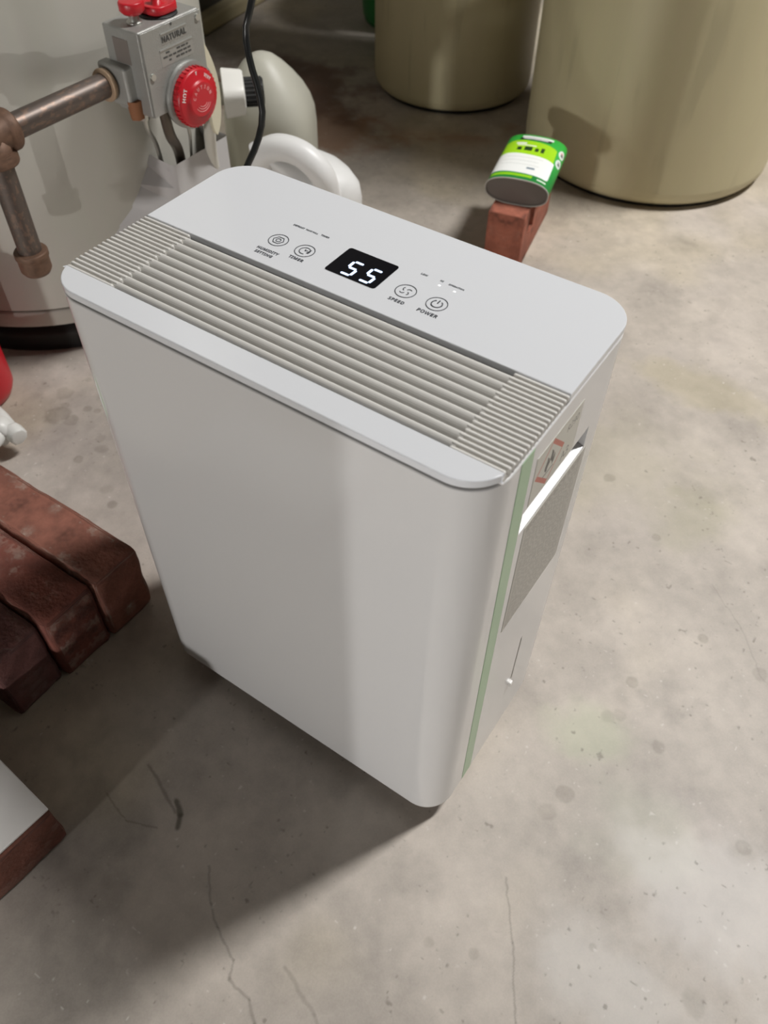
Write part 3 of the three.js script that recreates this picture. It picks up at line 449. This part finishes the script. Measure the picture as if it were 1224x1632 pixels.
// ---------------------------------------------------------------- plastic jugs between heater and machine
{
  const hdpe = new THREE.MeshPhysicalMaterial({ color: rgb(0.70, 0.69, 0.60), roughness: 0.45, transmission: 0.35, thickness: 0, ior: 1.45, side: THREE.DoubleSide });
  const milk = new THREE.MeshPhysicalMaterial({ color: rgb(0.80, 0.80, 0.79), roughness: 0.4, transmission: 0.12, thickness: 0, ior: 1.45, side: THREE.DoubleSide });
  const j = thing('jug', 'cloudy translucent plastic jug standing beside the water heater', 'jug', [-0.664, 0, -0.700], 0.5);
  const P = [[0.0, 0.064, 3], [0.004, 0.070, 3], [0.02, 0.0735, 3], [0.15, 0.0745, 3], [0.175, 0.0735, 3], [0.195, 0.0695, 2.8], [0.215, 0.061, 2.6], [0.235, 0.048, 2.4], [0.252, 0.034, 2.2], [0.263, 0.022, 2], [0.268, 0.011, 2]];
  obj('body', loft(P.map(([y, r, e]) => { const q = Math.max(0, y - 0.16) * -0.06; return superRing(y, r, r, e, 0, q, -q * 0.9); })), hdpe, j);
  const k = thing('jug', 'white plastic jug with a moulded handle behind the dehumidifier', 'jug', [-0.47, 0, -0.565]);
  const Q = [[0.0, 0.050, 4], [0.004, 0.057, 4], [0.02, 0.061, 4], [0.15, 0.062, 4, 0], [0.17, 0.061, 3.5, 0.01], [0.185, 0.056, 3, 0.06], [0.198, 0.046, 2.6, 0.2], [0.208, 0.034, 2.3, 0.45], [0.216, 0.022, 2, 0.8], [0.226, 0.016, 2, 0.95]];
  const body = obj('body', loft(Q.map(([y, r, e, q = 0]) => superRing(y, r, r, e, 0.4, -0.055 * q, 0.055 * q))), milk, k);
  obj('handle', tube([[-0.062, 0.19, 0.05], [-0.047, 0.220, 0.056], [-0.02, 0.236, 0.052], [0.016, 0.233, 0.044], [0.042, 0.210, 0.036], [0.045, 0.172, 0.024], [0.042, 0.12, 0.012]], 0.0185, 48, 20), milk, body);
  obj('cap', T(lathe([[0.0001, 0], [0.0175, 0], [0.0175, 0.008], [0.0001, 0.01]], 32), -0.0525, 0.222, 0.0525), phys(0.6, 0.6, 0.6, 0.4), k);
}

// ---------------------------------------------------------------- bricks
function brickGeo(l, h, w, seed, r = 0.006) {   // x, y, z sizes; base at y = 0
  const g = toBox(l, h, w, r); const p = g.attributes.position, n = g.attributes.normal;
  for (let i = 0; i < p.count; i++) { const x = p.getX(i), y = p.getY(i), z = p.getZ(i); const d = 0.0035 * (fbm(x * 40 + seed * 7 + z * 13, y * 40 + z * 37, seed, 3) - 0.55); p.setXYZ(i, x + n.getX(i) * d, y + n.getY(i) * d, z + n.getZ(i) * d); }
  T(g, 0, h / 2, 0); g.computeVertexNormals(); return planarUV(g, 0.25, 0.25);
}
function toBox(l, h, w, r) {   // finely divided box with rounded edges
  const g = mergeVertices((() => { const b = new THREE.BoxGeometry(l, h, w, 28, 14, 10); b.deleteAttribute('uv'); b.deleteAttribute('normal'); return b; })(), 1e-5);
  const p = g.attributes.position, v = new THREE.Vector3(), c = new THREE.Vector3();
  for (let i = 0; i < p.count; i++) { v.fromBufferAttribute(p, i); c.set(Math.max(-l / 2 + r, Math.min(l / 2 - r, v.x)), Math.max(-h / 2 + r, Math.min(h / 2 - r, v.y)), Math.max(-w / 2 + r, Math.min(w / 2 - r, v.z))); const d = v.clone().sub(c); if (d.length() > 1e-7) v.copy(c).addScaledVector(d.normalize(), r); p.setXYZ(i, v.x, v.y, v.z); }
  g.computeVertexNormals(); return g;
}
const brickMat = (seed, base, mortar) => { const t = dataTex(512, 512, (u, v) => { const a = fbm(u * 12, v * 12, seed, 5), b = fbm(u * 60, v * 60, seed + 5, 3), m = 0.55 + 0.65 * a + 0.25 * (b - 0.5); let c = base.map((q) => q * m); const w = mortar * smooth(0.55, 0.85, fbm(u * 8 + 3 + 0.8 * a, v * 13 - 0.8 * b, seed + 9, 6)); c = c.map((q, i) => q * (1 - w) + [0.42, 0.36, 0.30][i] * w); const dk = smooth(0.62, 0.8, fbm(u * 7, v * 7, seed + 13, 4)) * 0.5; return c.map((q) => q * (1 - dk)); });
  return new THREE.MeshStandardMaterial({ map: t, roughness: 0.85, bumpMap: fineBump, bumpScale: 0.0006 }); };
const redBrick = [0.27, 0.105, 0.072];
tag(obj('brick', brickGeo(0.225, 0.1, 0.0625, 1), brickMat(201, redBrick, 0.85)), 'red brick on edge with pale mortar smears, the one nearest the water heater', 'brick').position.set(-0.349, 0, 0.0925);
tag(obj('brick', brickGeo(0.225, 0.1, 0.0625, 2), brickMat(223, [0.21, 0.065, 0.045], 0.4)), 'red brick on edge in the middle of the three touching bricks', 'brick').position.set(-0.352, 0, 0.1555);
tag(obj('brick', brickGeo(0.225, 0.1, 0.0600, 3), brickMat(241, [0.13, 0.05, 0.043], 0.2)), 'brick on edge coloured dark for shade, outermost of the three touching bricks towards the white card', 'brick').position.set(-0.358, 0, 0.2175);  // base colour darker than the other two, shade put in
{ const b = tag(obj('brick', brickGeo(0.21, 0.0595, 0.105, 4), brickMat(261, [0.2, 0.075, 0.05], 0.2)), 'reddish brown brick lying flat under the white card', 'brick');
  const a = -0.085; b.rotation.y = a; b.position.set(-0.12 - 0.105 * Math.cos(a) + 0.0525 * Math.sin(a) + 0.008, 0, 0.302 + 0.105 * Math.sin(a) + 0.0525 * Math.cos(a));
  const c = tag(obj('card', rbox(-0.105, 0.105, 0, 0.0035, -0.0525, 0.0525, 0.0012, 2), std(0.86, 0.84, 0.82, 0.6)), 'plain white card lying on the flat brick', 'card'); c.rotation.y = a; c.position.copy(b.position); c.position.y = 0.0595; c.position.x -= 0.004; }
// the notched brick under the green pack
{ const ev = new Evaluator(); ev.attributes = ['position', 'normal', 'uv'];
  const mk = (g) => { const b = new Brush(g); b.updateMatrixWorld(); return b; };
  let g = mk(rbox(-0.031, 0.031, 0, 0.1, -0.21, 0, 0.003, 3)); const n = rod([0.032, 0.106, -0.055], [0.032, 0.050, -0.055], 0.016, 0.016, 24); g = ev.evaluate(g, mk(n), SUBTRACTION);
  const b = tag(obj('brick', planarUV(toCreasedNormals(g.geometry, 0.5), 0.25, 0.25), brickMat(283, [0.36, 0.115, 0.07], 0.15)), 'notched red brick on edge under the green pack', 'brick'); b.position.set(-0.236, 0, -0.762); b.rotation.y = 0.22; }

// ---------------------------------------------------------------- green pack on the brick
{
  const c = document.createElement('canvas'); c.width = 1024; c.height = 512; const g = c.getContext('2d');   // u runs round the sleeve, v along it
  g.fillStyle = '#1f8f3c'; g.fillRect(0, 0, 1024, 512);
  const grad = g.createLinearGradient(0, 0, 0, 512); grad.addColorStop(0, '#2fae3e'); grad.addColorStop(0.35, '#35b04a'); grad.addColorStop(1, '#157a35'); g.fillStyle = grad; g.fillRect(0, 0, 1024, 512);
  g.fillStyle = '#a4dc1e'; g.beginPath(); g.moveTo(330, 90); g.quadraticCurveTo(480, 40, 640, 110); g.lineTo(650, 250); g.lineTo(300, 250); g.closePath(); g.fill();
  g.fillStyle = '#f2f4f2'; g.beginPath(); g.moveTo(270, 230); g.quadraticCurveTo(480, 210, 660, 250); g.lineTo(665, 420); g.quadraticCurveTo(660, 445, 630, 442); g.lineTo(280, 425); g.closePath(); g.fill();
  g.fillStyle = '#8fd01f'; g.fillRect(330, 448, 230, 26); g.fillStyle = '#e9f3e4'; g.fillRect(590, 462, 70, 12);
  g.fillStyle = '#c7ccc8'; g.fillRect(400, 262, 180, 4); g.fillRect(380, 300, 180, 4); g.fillRect(380, 340, 190, 4); g.fillStyle = '#6b7f8e'; g.fillRect(520, 366, 34, 18);
  g.fillStyle = '#15251a'; g.fillRect(430, 36, 150, 26); g.fillStyle = '#eef2ee'; g.fillRect(440, 14, 150, 22); g.fillRect(450, 40, 110, 10); g.fillRect(420, 96, 60, 18);
  g.fillStyle = '#1c3d1c'; g.fillRect(440, 150, 26, 36); g.fillRect(480, 140, 30, 46); g.fillRect(520, 150, 14, 36); g.fillRect(544, 136, 18, 52); g.fillStyle = '#e6ecd6'; g.fillRect(430, 120, 90, 12);
  for (const [x, y, q] of [[700, 110, '#cc4a3a'], [704, 210, '#7d8a86']]) { g.fillStyle = '#dfe6e2'; g.beginPath(); g.arc(x, y, 42, 0, 6.3); g.fill(); g.fillStyle = '#35413c'; g.fillRect(x - 16, y - 4, 34, 20); g.fillStyle = q; g.fillRect(x - 22, y - 18, 34, 9); }
  g.fillStyle = '#dcdad0'; g.fillRect(0, 0, 250, 512); g.fillRect(800, 0, 224, 512);
  const tex = new THREE.CanvasTexture(c); tex.colorSpace = THREE.SRGBColorSpace;
  const t = thing('tissue_pack', 'green and white printed pack lying on the notched brick', 'package', [-0.240, 0.1003, -0.795], 0.26);
  const n = 72, Lz = 0.158, a = 0.0515, b = 0.0215, yc = 0.0215;
  const rings = []; for (let i = 0; i <= 14; i++) { const q = i / 14, z = -q * Lz, s = 1; rings.push(Array.from({ length: n + 1 }, (_, k) => { const w = k / n * Math.PI * 2 - Math.PI / 2; const cx = -Math.cos(w + 0), sy = Math.sin(w); void cx; const X = a * s * Math.sign(Math.cos(w)) * Math.abs(Math.cos(w)) ** 0.8 * -1, Y = b * s * Math.sign(sy) * Math.abs(sy) ** 0.8; return [X, yc + Y, z]; })); }
  const pos = [], uv = [], idx = []; rings.forEach((r, i) => r.forEach((p, k) => { pos.push(...p); uv.push(k / n, 1 - (1 - i / 14)); }));
  for (let i = 0; i < 14; i++) for (let k = 0; k < n; k++) { const A = i * (n + 1) + k, B = A + 1, C = A + n + 1, E = C + 1; idx.push(A, C, B, B, C, E); }
  const sg = new THREE.BufferGeometry(); sg.setAttribute('position', new THREE.Float32BufferAttribute(pos, 3)); sg.setAttribute('uv', new THREE.Float32BufferAttribute(uv, 2)); sg.setIndex(idx); sg.computeVertexNormals();
  const sleeve = obj('sleeve', sg, new THREE.MeshPhysicalMaterial({ map: tex, roughness: 0.32, side: THREE.DoubleSide }), t);
  const cap = (z, flip, m, nm) => { const s = new THREE.Shape(); rings[0].forEach((p, k) => (k ? s.lineTo(p[0] * 0.985, yc + (p[1] - yc) * 0.98) : s.moveTo(p[0] * 0.985, yc + (p[1] - yc) * 0.98))); const q = new THREE.ExtrudeGeometry(s, { depth: 0.0015, bevelEnabled: false }); T(q, 0, 0, z); return obj(nm, q, m, t); };
  cap(-0.004, false, std(0.13, 0.11, 0.095, 0.7), 'end_panel'); cap(-Lz + 0.001, true, std(0.4, 0.4, 0.38, 0.6), 'end_panel');
  // pale crimped rim round the near end
  const rim = new THREE.CatmullRomCurve3(rings[0].slice(0, n).map((p) => V([p[0], p[1], -0.001])), true); obj('rim', new THREE.TubeGeometry(rim, 120, 0.0011, 8, true), phys(0.42, 0.40, 0.36, 0.4), sleeve);
}

// ---------------------------------------------------------------- bottles at the left edge
{ const t = thing('canister', 'red plastic canister on the floor beside the white spray bottle', 'canister', [-0.694, 0, -0.052]);
  obj('body', lathe([[0.0001, 0.002], [0.040, 0.0], [0.048, 0.004], [0.053, 0.016], [0.0535, 0.03], [0.0535, 0.15], [0.048, 0.17], [0.03, 0.182], [0.0001, 0.184]], 64), redPlastic, t);
  obj('cap', lathe([[0.0001, 0.18], [0.026, 0.18], [0.026, 0.2], [0.02, 0.204], [0.0001, 0.204]], 40), std(0.03, 0.03, 0.03, 0.4), t); }
{ const white = phys(0.72, 0.72, 0.69, 0.4);
  const t = thing('spray_bottle', 'white trigger spray bottle lying beside the red brick', 'bottle', [-0.60, 0.045, -0.025], 0.0);
  obj('body', along(loft([superRing(0, 0.012, 0.012, 2), superRing(0.02, 0.014, 0.014, 2), superRing(0.035, 0.03, 0.024, 2.4), superRing(0.06, 0.044, 0.032, 2.6), superRing(0.2, 0.046, 0.033, 2.8), superRing(0.215, 0.04, 0.028, 2.6)]), [0.034, -0.009, 0.026], [0.12, 0, 1]), white, t);
  obj('label', along(loft([superRing(0.08, 0.0446, 0.0327, 2.6), superRing(0.17, 0.0464, 0.0337, 2.8)], false, false), [0.034, -0.009, 0.026], [0.12, 0, 1]), std(0.16, 0.34, 0.06, 0.5), t);
  const head = obj('trigger_head', [along(lathe([[0.0001, 0], [0.0175, 0], [0.0175, 0.022], [0.0001, 0.022]], 32), [0.034, -0.009, 0.03], [-0.5, 0, -1]), along(loft([superRing(0, 0.013, 0.014, 2.6), superRing(0.03, 0.012, 0.013, 2.6), superRing(0.05, 0.0085, 0.0105, 2.4), superRing(0.058, 0.0095, 0.0115, 2.4)]), [-0.014, -0.008, 0.004], [0.97, -0.05, 0.12])], white, t);
  obj('nozzle', along(lathe([[0.0001, 0], [0.0125, 0], [0.0135, 0.002], [0.0125, 0.016], [0.010, 0.018], [0.0001, 0.018]], 8), [0.041, -0.0108, 0.011], [0.97, -0.05, 0.12]), white, head);
  obj('trigger', tube([[0.030, -0.006, 0.012], [0.033, 0.0, 0.03], [0.026, 0.004, 0.048], [0.03, 0.006, 0.065]], 0.006, 24), white, head); }

renderer.render(scene, camera);
